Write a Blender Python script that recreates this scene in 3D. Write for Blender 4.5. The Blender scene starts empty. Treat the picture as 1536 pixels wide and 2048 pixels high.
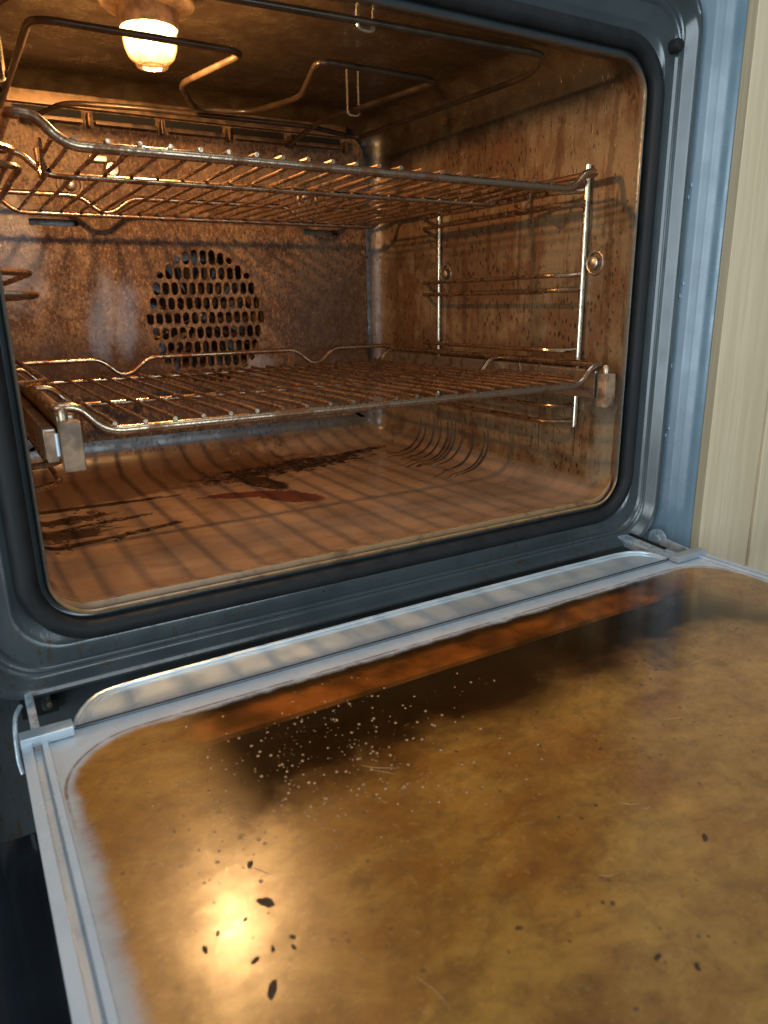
import bpy, bmesh, math, random
from mathutils import Vector, Matrix
random.seed(7)
PI = math.pi
S = bpy.context.scene
C = S.collection

# ------------------------------------------------------------------ camera
cam_d = bpy.data.cameras.new("camera")
cam = bpy.data.objects.new("camera", cam_d)
C.objects.link(cam)
cam.location = (-0.0270, -0.4414, 0.1740)
Rz = Matrix.Rotation(-0.533117, 3, 'Z')
Rx = Matrix.Rotation(-0.282627, 3, 'X')
Ry = Matrix.Rotation(0.0167142, 3, 'Y')
BASE = Matrix(((1, 0, 0), (0, 0, -1), (0, 1, 0)))          # camera looks along +Y, up is +Z
cam.matrix_world = Matrix.Translation(cam.location) @ (Rz @ Rx @ Ry @ BASE).to_4x4()
cam_d.sensor_fit = 'VERTICAL'
cam_d.sensor_height = 36.0
cam_d.sensor_width = 27.0
cam_d.lens = 1435.356 / 2048 * 36.0
cam_d.clip_start = 0.01
cam_d.clip_end = 50
cam_d.dof.use_dof = True
cam_d.dof.focus_distance = 0.68
cam_d.dof.aperture_fstop = 14
S.camera = cam

# ------------------------------------------------------------------ world + window light, overhead fill
W = bpy.data.worlds.new("World")
S.world = W
W.use_nodes = True
bg = W.node_tree.nodes["Background"]
bg.inputs[0].default_value = (0.66, 0.74, 0.78, 1)
bg.inputs[1].default_value = 0.19


def area(name, loc, target, sx, sy, power, col):
    d = bpy.data.lights.new(name, 'AREA')
    d.shape = 'RECTANGLE'
    d.size, d.size_y, d.energy, d.color = sx, sy, power, col
    o = bpy.data.objects.new(name, d)
    C.objects.link(o)
    o.location = loc
    o.rotation_euler = (Vector(target) - Vector(loc)).to_track_quat('-Z', 'Y').to_euler()
    return o


area("window_daylight", (0.66, -3.0, 0.36), (0.12, 0, 0.15), 0.95, 0.95, 27, (0.68, 0.86, 1.0))
area("balcony_door_daylight", (-2.5, -2.0, 0.35), (0.4, 0, 0.1), 2.0, 2.4, 95, (0.76, 0.90, 1.0))

area("overhead_fill", (0.1, -0.95, 2.2), (0.25, -0.2, -0.04), 1.5, 1.1, 19, (0.80, 0.92, 1.0))  # added fill from above for the door trim and frame ledge

S.view_settings.view_transform = 'Standard'
S.view_settings.look = 'None'
S.view_settings.exposure = 0
S.view_settings.gamma = 1
S.view_settings.use_curve_mapping = False
S.render.engine = 'CYCLES'
S.cycles.use_denoising = True
S.cycles.sample_clamp_indirect = 6.0
S.cycles.max_bounces = 10
S.cycles.glossy_bounces = 6
S.cycles.transparent_max_bounces = 12
S.cycles.caustics_reflective = True


# ------------------------------------------------------------------ node helper
class NT:
    def __init__(self, name):
        self.m = bpy.data.materials.new(name)
        self.m.use_nodes = True
        self.t = self.m.node_tree
        self.t.nodes.clear()
        self.out = self.t.nodes.new('ShaderNodeOutputMaterial')
        self._pos = None

    def _in(self, sock, v):
        if isinstance(v, bpy.types.NodeSocket):
            self.t.links.new(v, sock)
        elif v is not None:
            if sock.type == 'RGBA':
                v = (v, v, v, 1) if isinstance(v, (int, float)) else tuple(v) if len(v) == 4 else (*v, 1)
            sock.default_value = v

    def node(self, typ, ins=None, **props):
        n = self.t.nodes.new(typ)
        for k, v in props.items():
            setattr(n, k, v)
        for k, v in (ins or {}).items():
            self._in(n.inputs[k], v)
        return n

    def pos(self):
        if self._pos is None:
            self._pos = self.node('ShaderNodeNewGeometry').outputs['Position']
        return self._pos

    def xyz(self):
        n = self.node('ShaderNodeSeparateXYZ', {0: self.pos()})
        return n.outputs[0], n.outputs[1], n.outputs[2]

    def M(self, op, a, b=None, c=None, clamp=False):
        n = self.node('ShaderNodeMath', operation=op, use_clamp=clamp)
        self._in(n.inputs[0], a)
        if b is not None:
            self._in(n.inputs[1], b)
        if c is not None:
            self._in(n.inputs[2], c)
        return n.outputs[0]

    def map(self, scale=(1, 1, 1), rot=(0, 0, 0), loc=(0, 0, 0), vec=None):
        n = self.node('ShaderNodeMapping', {'Vector': vec or self.pos(), 'Scale': scale, 'Rotation': rot, 'Location': loc})
        return n.outputs[0]

    def noise(self, scale, detail=4, rough=0.55, vec=None, dist=0.0):
        n = self.node('ShaderNodeTexNoise', {'Vector': vec or self.pos(), 'Scale': scale, 'Detail': detail, 'Roughness': rough, 'Distortion': dist})
        return n.outputs['Fac']

    def vor(self, scale, vec=None, rnd=1.0, feature='F1'):
        n = self.node('ShaderNodeTexVoronoi', {'Vector': vec or self.pos(), 'Scale': scale, 'Randomness': rnd}, feature=feature)
        return n.outputs['Distance']

    def step(self, v, lo, hi, a=0.0, b=1.0):
        n = self.node('ShaderNodeMapRange', {0: v, 1: lo, 2: hi, 3: a, 4: b}, interpolation_type='SMOOTHSTEP')
        return n.outputs[0]

    def mix(self, f, a, b, mode='MIX'):
        n = self.node('ShaderNodeMix', data_type='RGBA', blend_type=mode)
        self._in(n.inputs[0], f)
        self._in(n.inputs[6], a)
        self._in(n.inputs[7], b)
        return n.outputs[2]

    def bump(self, h, strength=0.3, dist=0.001):
        return self.node('ShaderNodeBump', {'Height': h, 'Strength': strength, 'Distance': dist}).outputs[0]

    def pbr(self, base, rough=0.5, metal=0.0, normal=None, spec=0.5, coat=0.0, coat_rough=0.05, **kw):
        n = self.node('ShaderNodeBsdfPrincipled')
        self._in(n.inputs['Base Color'], base)
        self._in(n.inputs['Roughness'], rough)
        self._in(n.inputs['Metallic'], metal)
        self._in(n.inputs['Specular IOR Level'], spec)
        self._in(n.inputs['Coat Weight'], coat)
        self._in(n.inputs['Coat Roughness'], coat_rough)
        if normal is not None:
            self._in(n.inputs['Normal'], normal)
        for k, v in kw.items():
            self._in(n.inputs[k.replace('_', ' ')], v)
        return n.outputs[0]

    def done(self, sh):
        self.t.links.new(sh, self.out.inputs[0])
        return self.m


def rgb(r, g, b):
    return (r, g, b, 1)


# ------------------------------------------------------------------ materials
def m_plain(name, col, rough=0.4, metal=0.0, bump=0.0, spec=0.5, var=0.25, scale=60):
    t = NT(name)
    n = t.noise(scale, 5)
    dark = tuple(c * (1 - var) for c in col)
    light = tuple(min(1, c * (1 + var)) for c in col)
    base = t.mix(t.step(n, .3, .7), rgb(*dark), rgb(*light))
    nrm = t.bump(t.noise(scale * 4, 3), bump, .0005) if bump else None
    r = t.step(n, .3, .7, max(.02, rough - .08), rough + .08)
    return t.done(t.pbr(base, r, metal, nrm, spec))


def blob(t, x, y, cx, cy, rx, ry, ang, nz, amp, s0=1.0, s1=.82):
    """irregular stain: rotated ellipse whose edge is broken up by a noise"""
    dx, dy = t.M('SUBTRACT', x, cx), t.M('SUBTRACT', y, cy)
    ca, sa = math.cos(ang), math.sin(ang)
    u = t.M('DIVIDE', t.M('ADD', t.M('MULTIPLY', dx, ca), t.M('MULTIPLY', dy, sa)), rx)
    v = t.M('DIVIDE', t.M('SUBTRACT', t.M('MULTIPLY', dy, ca), t.M('MULTIPLY', dx, sa)), ry)
    d = t.M('SQRT', t.M('ADD', t.M('MULTIPLY', u, u), t.M('MULTIPLY', v, v)))
    d = t.M('ADD', d, t.M('MULTIPLY', t.M('SUBTRACT', nz, .5), amp))
    return t.step(d, s0, s1)


def mat_liner():
    t = NT("baked_enamel")
    x, y, z = t.xyz()
    coarse = t.noise(11, 5, .6)
    med = t.noise(42, 6, .65)
    fine = t.noise(330, 3, .6)
    streak = t.noise(1, 5, .6, t.map((75, 75, 9)))
    streak2 = t.noise(1, 4, .6, t.map((190, 190, 22), loc=(3, 1, 2)))
    spk = t.vor(1, t.map((250, 250, 100)))
    spk2 = t.vor(1, t.map((150, 150, 80), loc=(5, 2, 1)))
    floor = t.step(z, .012, .0)
    grey, brown = rgb(.180, .114, .056), rgb(.105, .054, .023)
    base = t.mix(t.step(t.M('ADD', coarse, t.M('MULTIPLY', t.M('SUBTRACT', med, .5), .6)), .36, .6), grey, brown)
    wall_keep = t.M('SUBTRACT', 1.0, floor)
    rust = t.M('MULTIPLY', t.step(t.M('ADD', streak, t.M('MULTIPLY', t.M('SUBTRACT', med, .5), .7)), .47, .66), wall_keep)
    base = t.mix(t.M('MULTIPLY', rust, .5), base, rgb(.11, .036, .012))
    lowstreak = t.M('MULTIPLY', t.step(streak2, .56, .66), wall_keep)
    base = t.mix(t.M('MULTIPLY', lowstreak, .55), base, rgb(.05, .018, .007))
    # baked-on spatter, heavier where the coarse noise is high
    density = t.step(coarse, .35, .65, .20, .36)
    s1 = t.M('MULTIPLY', t.step(t.M('ADD', spk, t.M('MULTIPLY', t.M('SUBTRACT', fine, .5), .25)), density, t.M('MULTIPLY', density, .6)), t.step(med, .33, .48))
    s2 = t.M('MULTIPLY', t.step(spk2, .15, .08), t.step(med, .5, .6))
    spat = t.M('MULTIPLY', t.M('MAXIMUM', s1, s2), wall_keep)
    base = t.mix(t.M('MULTIPLY', spat, .95), base, rgb(.022, .009, .004))
    wx = t.step(x, .44, .47)
    wall_st = None
    for b in [(.036, .285, .004, .075, .05), (.030, .215, .0035, .06, -.02), (.026, .10, .004, .05, .0), (.012, .045, .0035, .05, .03), (.037, .06, .005, .045, -.04), (.10, .30, .006, .05, .05), (.20, .235, .004, .05, 0), (.15, .21, .003, .06, 0), (.24, .19, .005, .06, 0), (.06, .165, .004, .05, 0)]:
        k = blob(t, y, z, *b, t.noise(85, 6, .75), 3.6)
        wall_st = k if wall_st is None else t.M('MAXIMUM', wall_st, k)
    base = t.mix(t.M('MULTIPLY', t.M('MULTIPLY', wall_st, wx), .55), base, rgb(.05, .017, .007))
    # clean strip by the mouth
    mouth = t.M('MULTIPLY', t.M('MULTIPLY', t.step(z, .12, .06), t.step(y, .004, .008)), t.step(t.M('ADD', y, t.M('MULTIPLY', t.M('SUBTRACT', med, .5), .05)), .045, .02))
    base = t.mix(t.M('MULTIPLY', mouth, .75), base, t.mix(t.step(streak, .5, .58), rgb(.24, .20, .135), rgb(.09, .04, .016)))
    top_shade = t.step(t.M('ADD', z, t.M('MULTIPLY', t.M('SUBTRACT', med, .5), .02)),   .328, .350)  # shade over the ceiling and upper wall, painted into the enamel colour
    base = t.mix(t.M('MULTIPLY', top_shade, .93), base, t.mix(t.step(med, .4, .6), rgb(.034, .025, .014), rgb(.018, .011, .006)))
    lip = t.step(y, .0045, .0015)
    base = t.mix(t.M('MULTIPLY', lip, .8), base, rgb(.085, .075, .06))
    # floor: amber glaze, burnt crust and a dark red spill
    fl = t.mix(t.step(coarse, .35, .65), rgb(.215, .125, .070), rgb(.285, .176, .106))
    fl = t.mix(t.M('MULTIPLY', t.step(t.noise(1, 5, .6, t.map((26, 70, 26), rot=(0, 0, .25))), .45, .75), .45), fl, rgb(.105, .052, .024))
    nz = t.noise(95, 6, .7)
    nz2 = t.noise(38, 6, .75)
    nzs = t.noise(1, 6, .7, t.map((50, 210, 100)))
    spills = [(.245, .200, .040, .020, -.9, nz, .7), (.215, .232, .058, .013, -.35, nz2, 1.6)]
    crust = [(.243, .275, .016, .060, .25, nz2, 2.0), (.36, .347, .105, .0105, .28, nz, 2.2), (.30, .33, .11, .03, .1, nz, 3.6)]
    left = [(.075, .213, .042, .0045, .12, nzs, 1.2), (.095, .168, .040, .0055, .24, nzs, 1.0), (.04, .158, .045, .006, .14, nzs, 1.4),
            (.03, .235, .055, .012, .05, nzs, 2.6), (.035, .19, .04, .02, .0, nzs, 3.0), (.06, .275, .10, .007, -.05, nzs, 2.2)]
    back = [(.16, .37, .20, .075, -.05, nz2, 1.9), (.08, .31, .12, .03, .1, nz2, 2.4)]

    def union(lst):
        m = None
        for b in lst:
            k = blob(t, x, y, *b)
            m = k if m is None else t.M('MAXIMUM', m, k)
        return m
    red, blk, dk = union(spills), union(crust + left), union(back)
    fl = t.mix(t.M('MULTIPLY', dk, .75), fl, rgb(.07, .027, .012))
    fl = t.mix(t.M('MULTIPLY', red, .92), fl, rgb(.085, .012, .004))
    fl = t.mix(t.M('MULTIPLY', blk, .93), fl, rgb(.022, .010, .006))
    flspk = t.M('MULTIPLY', t.step(t.vor(140), .16, .08), t.step(med, .56, .64))
    fl = t.mix(t.M('MULTIPLY', flspk, .7), fl, rgb(.06, .02, .01))
    base = t.mix(floor, base, fl)
    rough = t.step(med, .3, .7, .22, .42)
    rough = t.mix(floor, rough, t.mix(t.M('MAXIMUM', blk, t.M('MULTIPLY', dk, .5)), t.step(coarse, .3, .7, .13, .24), .65))
    rough = t.mix(t.M('MULTIPLY', red, floor), rough, .12)
    sill = t.M('MULTIPLY', t.step(y, .022, .014), t.step(z, .03, .012))
    sz = t.step(z, .022, .010)
    tan = t.M('MULTIPLY', t.M('MAXIMUM', t.step(y, .0042, .0056), t.step(y, .0013, .0003)), t.step(y, .024, .012))
    groove = t.M('MULTIPLY', t.step(y, .0052, .0044), t.step(y, .0004, .0012))
    base = t.mix(t.M('MULTIPLY', t.M('MULTIPLY', tan, sz), .85), base, t.mix(t.step(med, .5, .66), rgb(.27, .155, .065), rgb(.13, .06, .022)))
    base = t.mix(t.M('MULTIPLY', groove, sz), base, rgb(.03, .016, .008))
    rough = t.mix(t.M('MULTIPLY', sill, .8), rough, .3)
    h = t.M('ADD', t.M('MULTIPLY', fine, .35), t.M('ADD', t.M('MULTIPLY', med, .8), t.M('MULTIPLY', spat, .35)))
    h = t.M('ADD', t.M('MULTIPLY', h, t.step(z, .0, .03, .22, 1.0)), t.M('MULTIPLY', t.M('MULTIPLY', blk, floor), t.M('MULTIPLY', fine, 1.5)))
    h = t.M('MULTIPLY', h, t.M('SUBTRACT', 1.0, t.M('MULTIPLY', sill, .85)))
    return t.done(t.pbr(base, rough, 0, t.bump(h, .38, .0012), t.mix(t.M('MULTIPLY', t.M('MAXIMUM', blk, t.M('MULTIPLY', dk, .6)), floor), .55, .06)))


def mat_back_panel():
    t = NT("baked_back_enamel")
    x, y, z = t.xyz()
    coarse = t.noise(9, 5, .6, t.map(loc=(2, 0, 1)))
    med = t.noise(60, 6, .7)
    fine = t.noise(1, 4, .75, t.map((360, 360, 230)))
    base = t.mix(t.step(t.M('ADD', coarse, t.M('MULTIPLY', t.M('SUBTRACT', med, .5), .7)), .35, .62), rgb(.165, .096, .047), rgb(.084, .040, .017))
    base = t.mix(t.M('MULTIPLY', t.step(fine, .53, .62), .8), base, rgb(.030, .012, .006))
    base = t.mix(t.M('MULTIPLY', t.step(fine, .46, .38), .6), base, rgb(.30, .165, .07))
    clean = None
    for b in [(.123, .160, .016, .050, -.18), (.147, .162, .014, .045, -.1), (.042, .23, .036, .06, .1), (.297, .104, .02, .016, .2)]:
        k = blob(t, x, z, *b, med, 1.3, 1.35, .45)
        clean = k if clean is None else t.M('MAXIMUM', clean, k)
    burn = t.M('MAXIMUM', blob(t, x, z, .40, .15, .075, .10, .2, med, .9, 1.3, .4), blob(t, x, z, .10, .115, .11, .032, 0, med, .9, 1.3, .4))
    base = t.mix(t.M('MULTIPLY', burn, .65), base, rgb(.040, .020, .010))
    base = t.mix(t.M('MULTIPLY', clean, .25), base, rgb(.16, .15, .15))
    rough = t.mix(clean, t.step(med, .3, .7, .42, .58), t.step(fine, .3, .7, .20, .34))
    h = t.M('ADD', fine, t.M('MULTIPLY', med, .8))
    return t.done(t.pbr(base, rough, 0, t.bump(h, .55, .0012), t.mix(clean, .22, .7)))


def mat_frame():
    t = NT("slate_enamel")
    x, y, z = t.xyz()
    n = t.noise(22, 5)
    grime = t.M('MULTIPLY', t.step(t.noise(1, 6, .7, t.map((240, 240, 60))), .52, .64), t.step(t.noise(14, 3), .42, .60))
    grime = t.M('MULTIPLY', grime, t.step(z, .06, -.01))
    base = t.mix(t.step(n, .3, .7), rgb(.036, .045, .047), rgb(.048, .059, .061))
    base = t.mix(t.M('MULTIPLY', grime, .85), base, rgb(.05, .026, .012))
    base = t.mix(t.M('MULTIPLY', t.step(t.vor(75), .10, .05), t.step(t.noise(30, 2), .56, .62)), base, rgb(.018, .012, .01))
    h = t.M('ADD', t.M('MULTIPLY', t.noise(26, 2), 1.0), t.M('MULTIPLY', grime, .25))
    return t.done(t.pbr(base, t.step(n, .3, .7, .16, .27), 0, t.bump(h, .10, .004), .6))


def mat_flank():
    t = NT("blue_grey_enamel")
    n = t.noise(18, 4)
    base = t.mix(t.step(n, .3, .7), rgb(.10, .15, .18), rgb(.125, .18, .215))
    return t.done(t.pbr(base, t.step(t.noise(40, 4), .3, .7, .2, .32), 0, t.bump(t.noise(24, 2), .03, .004), .6))


def mat_wire():
    t = NT("tarnished_chrome")
    n = t.noise(55, 5, .6)
    f = t.noise(1, 5, .7, t.map((420, 420, 420)))
    stain = t.step(t.M('ADD', n, t.M('MULTIPLY', t.M('SUBTRACT', f, .5), .6)), .42, .62)
    base = t.mix(stain, rgb(.44, .32, .215), rgb(.17, .075, .032))
    base = t.mix(t.M('MULTIPLY', t.step(f, .62, .72), .5), base, rgb(.045, .018, .008))
    rough = t.mix(stain, .24, .40)
    return t.done(t.pbr(base, rough, t.step(stain, 0, 1, 1.0, .75), t.bump(f, .15, .0005), .5))


def mat_metal(name, col, rough, dirt=.4, scale=50):
    t = NT(name)
    n = t.noise(scale, 5, .6)
    f = t.noise(scale * 6, 4, .7)
    d = t.M('MULTIPLY', t.step(t.M('ADD', n, t.M('MULTIPLY', t.M('SUBTRACT', f, .5), .5)), .5, .64), dirt)
    base = t.mix(d, rgb(*col), rgb(.16, .07, .03))
    return t.done(t.pbr(base, t.step(n, .3, .7, rough - .06, rough + .1), .95, t.bump(f, .15, .0005)))


def mat_wood(name, c1, c2):
    t = NT(name)
    g = t.noise(1, 6, .6, t.map((150, 150, 5)))
    g2 = t.noise(1, 4, .6, t.map((700, 700, 16), loc=(1, 2, 3)))
    b = t.noise(1, 3, .5, t.map((26, 26, 1.4), loc=(4, 0, 0)))
    base = t.mix(t.step(g, .35, .65), rgb(*c1), rgb(*c2))
    base = t.mix(t.M('MULTIPLY', t.step(g2, .52, .68), .38), base, rgb(c2[0] * .72, c2[1] * .68, c2[2] * .62))
    base = t.mix(t.M('MULTIPLY', t.step(b, .45, .62), .4), base, rgb(c2[0] * .9, c2[1] * .88, c2[2] * .86))
    return t.done(t.pbr(base, .5, 0, t.bump(t.M('ADD', g, g2), .12, .0006), .35))


GX, GY, GHX, GHY, GR = .2465, -.3005, .2575, .219, .042      # clear window of the door glass: centre, half sizes, corner radius


def mat_door_glass():
    t = NT("greasy_door_glass")
    x, y, z = t.xyz()
    # distance outside the clear window (rounded rectangle)
    qx = t.M('MAXIMUM', t.M('SUBTRACT', t.M('ABSOLUTE', t.M('SUBTRACT', x, GX)), GHX - GR), 0.0)
    qy = t.M('MAXIMUM', t.M('SUBTRACT', t.M('ABSOLUTE', t.M('SUBTRACT', y, GY)), GHY - GR), 0.0)
    d = t.M('SUBTRACT', t.M('SQRT', t.M('ADD', t.M('MULTIPLY', qx, qx), t.M('MULTIPLY', qy, qy))), GR)
    big = t.noise(7, 5, .6)
    smear = t.noise(1, 6, .7, t.map((22, 40, 30), rot=(0, 0, .6)), .6)
    smear2 = t.noise(1, 6, .75, t.map((80, 130, 60), rot=(0, 0, .9)), .8)
    med = t.noise(70, 6, .7)
    fine = t.noise(420, 4, .65)
    wob = t.M('MULTIPLY', t.M('SUBTRACT', t.noise(60, 5, .7), .5), .008)
    border = t.step(t.M('ADD', d, wob), t.step(y, -.11, -.17, -.0055, -.009), t.step(y, -.11, -.17, .0010, .0025))
    # grease: golden film with darker burnt patches
    film = t.mix(t.step(t.M('ADD', big, t.M('MULTIPLY', t.M('SUBTRACT', smear, .5), .75)), .27, .75), rgb(.235, .090, .012), rgb(.44, .235, .042))
    film = t.mix(t.M('MULTIPLY', t.step(smear2, .44, .70), .45), film, rgb(.115, .048, .012))
    film = t.mix(t.M('MULTIPLY', t.step(med, .55, .70), .30), film, rgb(.13, .055, .018))
    film = t.mix(t.M('MULTIPLY', t.step(fine, .58, .70), .40), film, rgb(.46, .29, .10))
    dots = t.M('MULTIPLY', t.step(t.M('ADD', t.vor(170), t.M('MULTIPLY', t.M('SUBTRACT', fine, .5), .5)), .22, .12), t.step(t.noise(34, 5, .75), .50, .58))
    film = t.mix(t.M('MULTIPLY', dots, .85), film, rgb(.06, .026, .02))
    # cover of the film: thinned beside the hinge side, painting in a dark shade band
    ed = t.M('ADD', y, t.M('MULTIPLY', t.M('SUBTRACT', t.noise(16, 5, .65), .5), .09))
    thick = t.step(ed, -.156, -.202)
    thick = t.M('MAXIMUM', thick, t.M('MAXIMUM', t.step(x, .075, .03), t.step(t.M('ADD', x, wob), .41, .475, 0, .8)))
    cover = t.M('ADD', t.M('MULTIPLY', thick, .88), .05)
    cover = t.M('MULTIPLY', cover, t.step(med, .25, .7, 1.1, .85), clamp=True)
    h = t.M('ADD', t.M('MULTIPLY', smear2, .7), t.M('ADD', t.M('MULTIPLY', med, .5), t.M('MULTIPLY', fine, .15)))
    nrm = t.bump(h, .10, .0012)
    grease = t.pbr(film, t.step(med, .3, .7, .26, .42), 0, nrm, .5, .85, t.M('ADD', t.step(x, .05, .26, .23, .055), t.M('MULTIPLY', t.noise(55, 4), .04)))
    front = t.M('SUBTRACT', 1.0, t.node('ShaderNodeNewGeometry').outputs['Backfacing'])
    fres = t.M('MULTIPLY', t.node('ShaderNodeFresnel', {'IOR': 1.5}).outputs[0], front)
    cover = t.M('MULTIPLY', cover, front)
    border = t.M('MULTIPLY', border, front)
    glossy = t.node('ShaderNodeBsdfGlossy', {'Color': (1, 1, 1, 1), 'Roughness': .07, 'Normal': nrm}).outputs[0]
    transp = t.node('ShaderNodeBsdfTransparent', {'Color': (.96, .84, .64, 1)}).outputs[0]
    clear = t.node('ShaderNodeMixShader', {0: fres, 1: transp, 2: glossy}).outputs[0]
    body = t.node('ShaderNodeMixShader', {0: cover, 1: clear, 2: grease}).outputs[0]
    bcol = t.mix(t.step(med, .4, .7), rgb(.44, .51, .57), rgb(.39, .45, .51))
    line = t.M('MULTIPLY', t.step(t.M('ABSOLUTE', t.M('SUBTRACT', d, .0006)), .0011, .0004), t.step(y, -.16, -.125))
    bcol = t.mix(t.M('MULTIPLY', t.M('MULTIPLY', line, t.step(med, .3, .55)), .75), bcol, rgb(.16, .07, .02))
    edge = t.pbr(bcol, .22, 0, t.bump(t.noise(60, 2), .03, .002), .5, .3, .08)
    return t.done(t.node('ShaderNodeMixShader', {0: border, 1: body, 2: edge}).outputs[0])


def mat_lamp_glass():
    t = NT("lit_lamp_glass")
    x, y, z = t.xyz()
    f = t.noise(420, 4, .7)
    dirt = t.M('MULTIPLY', t.step(f, .5, .62), t.step(z, .356, .343))
    col = t.mix(t.step(z, .352, .3425), rgb(1, .72, .30), rgb(1, .24, .03))
    col = t.mix(t.M('MULTIPLY', dirt, .6), col, rgb(.5, .12, .01))
    face = t.node('ShaderNodeLayerWeight', {'Blend': .5}).outputs['Facing']
    rimk = t.step(face, .45, .95)
    col = t.mix(rimk, col, rgb(1, .36, .05))
    st = t.M('MULTIPLY', t.step(z, .342, .349, 1.0, 10.0), t.M('SUBTRACT', 1.0, t.M('MULTIPLY', rimk, .78)))
    st = t.M('MULTIPLY', st, t.M('SUBTRACT', 1.0, t.M('MULTIPLY', dirt, .7)))
    em = t.node('ShaderNodeEmission', {'Color': col, 'Strength': st}).outputs[0]
    tr = t.node('ShaderNodeBsdfTransparent', {'Color': (1, .93, .82, 1)}).outputs[0]
    gl = t.node('ShaderNodeBsdfGlossy', {'Color': (1, 1, 1, 1), 'Roughness': .1}).outputs[0]
    a = t.node('ShaderNodeMixShader', {0: .55, 1: em, 2: tr}).outputs[0]
    return t.done(t.node('ShaderNodeMixShader', {0: .05, 1: a, 2: gl}).outputs[0])


def mat_emit(name, col, s):
    t = NT(name)
    return t.done(t.node('ShaderNodeEmission', {'Color': rgb(*col), 'Strength': s}).outputs[0])


def mat_bulb():
    t = NT("lit_bulb")
    em = t.node('ShaderNodeEmission', {'Color': rgb(1, .80, .45), 'Strength': 40}).outputs[0]
    tr = t.node('ShaderNodeBsdfTransparent', {'Color': (1, 1, 1, 1)}).outputs[0]
    return t.done(t.node('ShaderNodeMixShader', {0: .7, 1: em, 2: tr}).outputs[0])


def mat_drop(name, col, rough=.05):
    t = NT(name)
    return t.done(t.pbr(rgb(*col), rough, 0, None, .8, 1.0, .03))


def mat_ceiling():
    return None


MAT = dict(
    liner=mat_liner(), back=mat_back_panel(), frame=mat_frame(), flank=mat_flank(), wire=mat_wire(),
    post=mat_metal("worn_chrome", (.60, .54, .40), .22, .4),
    rail=mat_metal("stained_steel", (.46, .37, .27), .36, .75, 70),
    railcap=m_plain("stained_end_cap", (.22, .135, .078), .45, .2, .2, .4, .5, 110),
    rubber=m_plain("black_rubber", (.012, .012, .012), .62, 0, .1, .25),
    black=m_plain("black_void_paint", (.008, .008, .008), .7, 0, 0, .2),
    darkmetal=m_plain("dark_fan_metal", (.10, .07, .05), .4, .6, .1),
    element=m_plain("heating_element_sheath", (.055, .034, .018), .36, .5, .2),
    vent=m_plain("smoked_louvre_metal", (.13, .075, .035), .4, .6, .2, .5, .4, 90),
    collar=m_plain("scorched_lamp_collar", (.50, .36, .20), .5, 0, .3, .4, .4, 120),
    glass=mat_door_glass(), lamp=mat_lamp_glass(), bulb=mat_bulb(),
    silver=m_plain("silver_door_paint", (.44, .51, .57), .28, .1, .02, .5, .06, 30),
    trim=m_plain("brushed_trim", (.56, .65, .70), .36, .6, .03, .5, .07, 40),
    cap=m_plain("grey_end_cap_plastic", (.28, .30, .31), .45, 0, .05, .4, .1),
    blackglass=m_plain("black_outer_glass", (.012, .014, .017), .12, 0, .02, .5, .2, 8),
    pane=m_plain("smoked_inner_glass", (.014, .008, .005), .15, 0, .02, .5, .3, 20),
    ring=m_plain("browned_inner_frame", (.20, .088, .032), .45, .1, .1, .4, .75, 34),
    hinge=m_plain("galvanised_hinge", (.36, .42, .46), .32, .35, .3, .6, .2, 220),
    wood1=mat_wood("oak_edge_band", (.42, .32, .20), (.34, .25, .15)),
    wood2=mat_wood("pale_oak_veneer", (.68, .53, .345), (.60, .46, .285)),
    drip=mat_drop("burnt_grease", (.045, .014, .005), .25),
    grease=mat_drop("amber_grease", (.30, .15, .05), .06),
    crumb=m_plain("burnt_crumb", (.045, .020, .008), .7, 0, .4),
    water=mat_drop("water", (.20, .28, .34), .04),
    scratch=m_plain("pale_scratch", (.34, .20, .08), .4),
    crust=m_plain("brown_crust", (.05, .022, .012), .45, 0, .4),
)


# ------------------------------------------------------------------ geometry helpers
def obj(name, bm, mat, parent=None, smooth=True, auto=40):
    """link a bmesh given in world coordinates as one mesh object, under an optional parent"""
    off = Vector((0, 0, 0))
    p = parent
    while p is not None:
        off += p.location
        p = p.parent
    me = bpy.data.meshes.new(name)
    bmesh.ops.recalc_face_normals(bm, faces=bm.faces[:])
    for v in bm.verts:
        v.co -= off
    if smooth:
        for f in bm.faces:
            f.smooth = True
        lim = math.radians(auto)
        for e in bm.edges:
            if len(e.link_faces) == 2 and e.calc_face_angle(0) > lim:
                e.smooth = False
    ars = sorted(f.calc_area() for f in bm.faces)
    wn = smooth and ars and ars[-1] > 25 * ars[len(ars) // 2]
    bm.to_mesh(me)
    bm.free()
    if mat:
        me.materials.append(mat)
    o = bpy.data.objects.new(name, me)
    C.objects.link(o)
    if parent:
        o.parent = parent
    if wn:
        md = o.modifiers.new("weighted_normal", 'WEIGHTED_NORMAL')
        md.keep_sharp = True
        md.weight = 100
    return o


def thing(name, label, cat, loc, group=None):
    o = bpy.data.objects.new(name, None)
    o.empty_display_size = .02
    C.objects.link(o)
    o.location = loc
    tag(o, label, cat, group)
    return o


def tag(o, label, cat, group=None):
    o["label"], o["category"] = label, cat
    if group:
        o["group"] = group
    return o


def fillet(path, r, n=6, closed=False):
    pts = [Vector(p) for p in path]
    out = []
    N = len(pts)
    for i, p in enumerate(pts):
        if not closed and i in (0, N - 1):
            out.append(p)
            continue
        a, b = pts[i - 1], pts[(i + 1) % N]
        da, db = (a - p), (b - p)
        rr = min(r, da.length * .48, db.length * .48)
        s, e = p + da.normalized() * rr, p + db.normalized() * rr
        for k in range(n + 1):
            t = k / n
            out.append((1 - t) ** 2 * s + 2 * t * (1 - t) * p + t * t * e)
    return out


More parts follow.
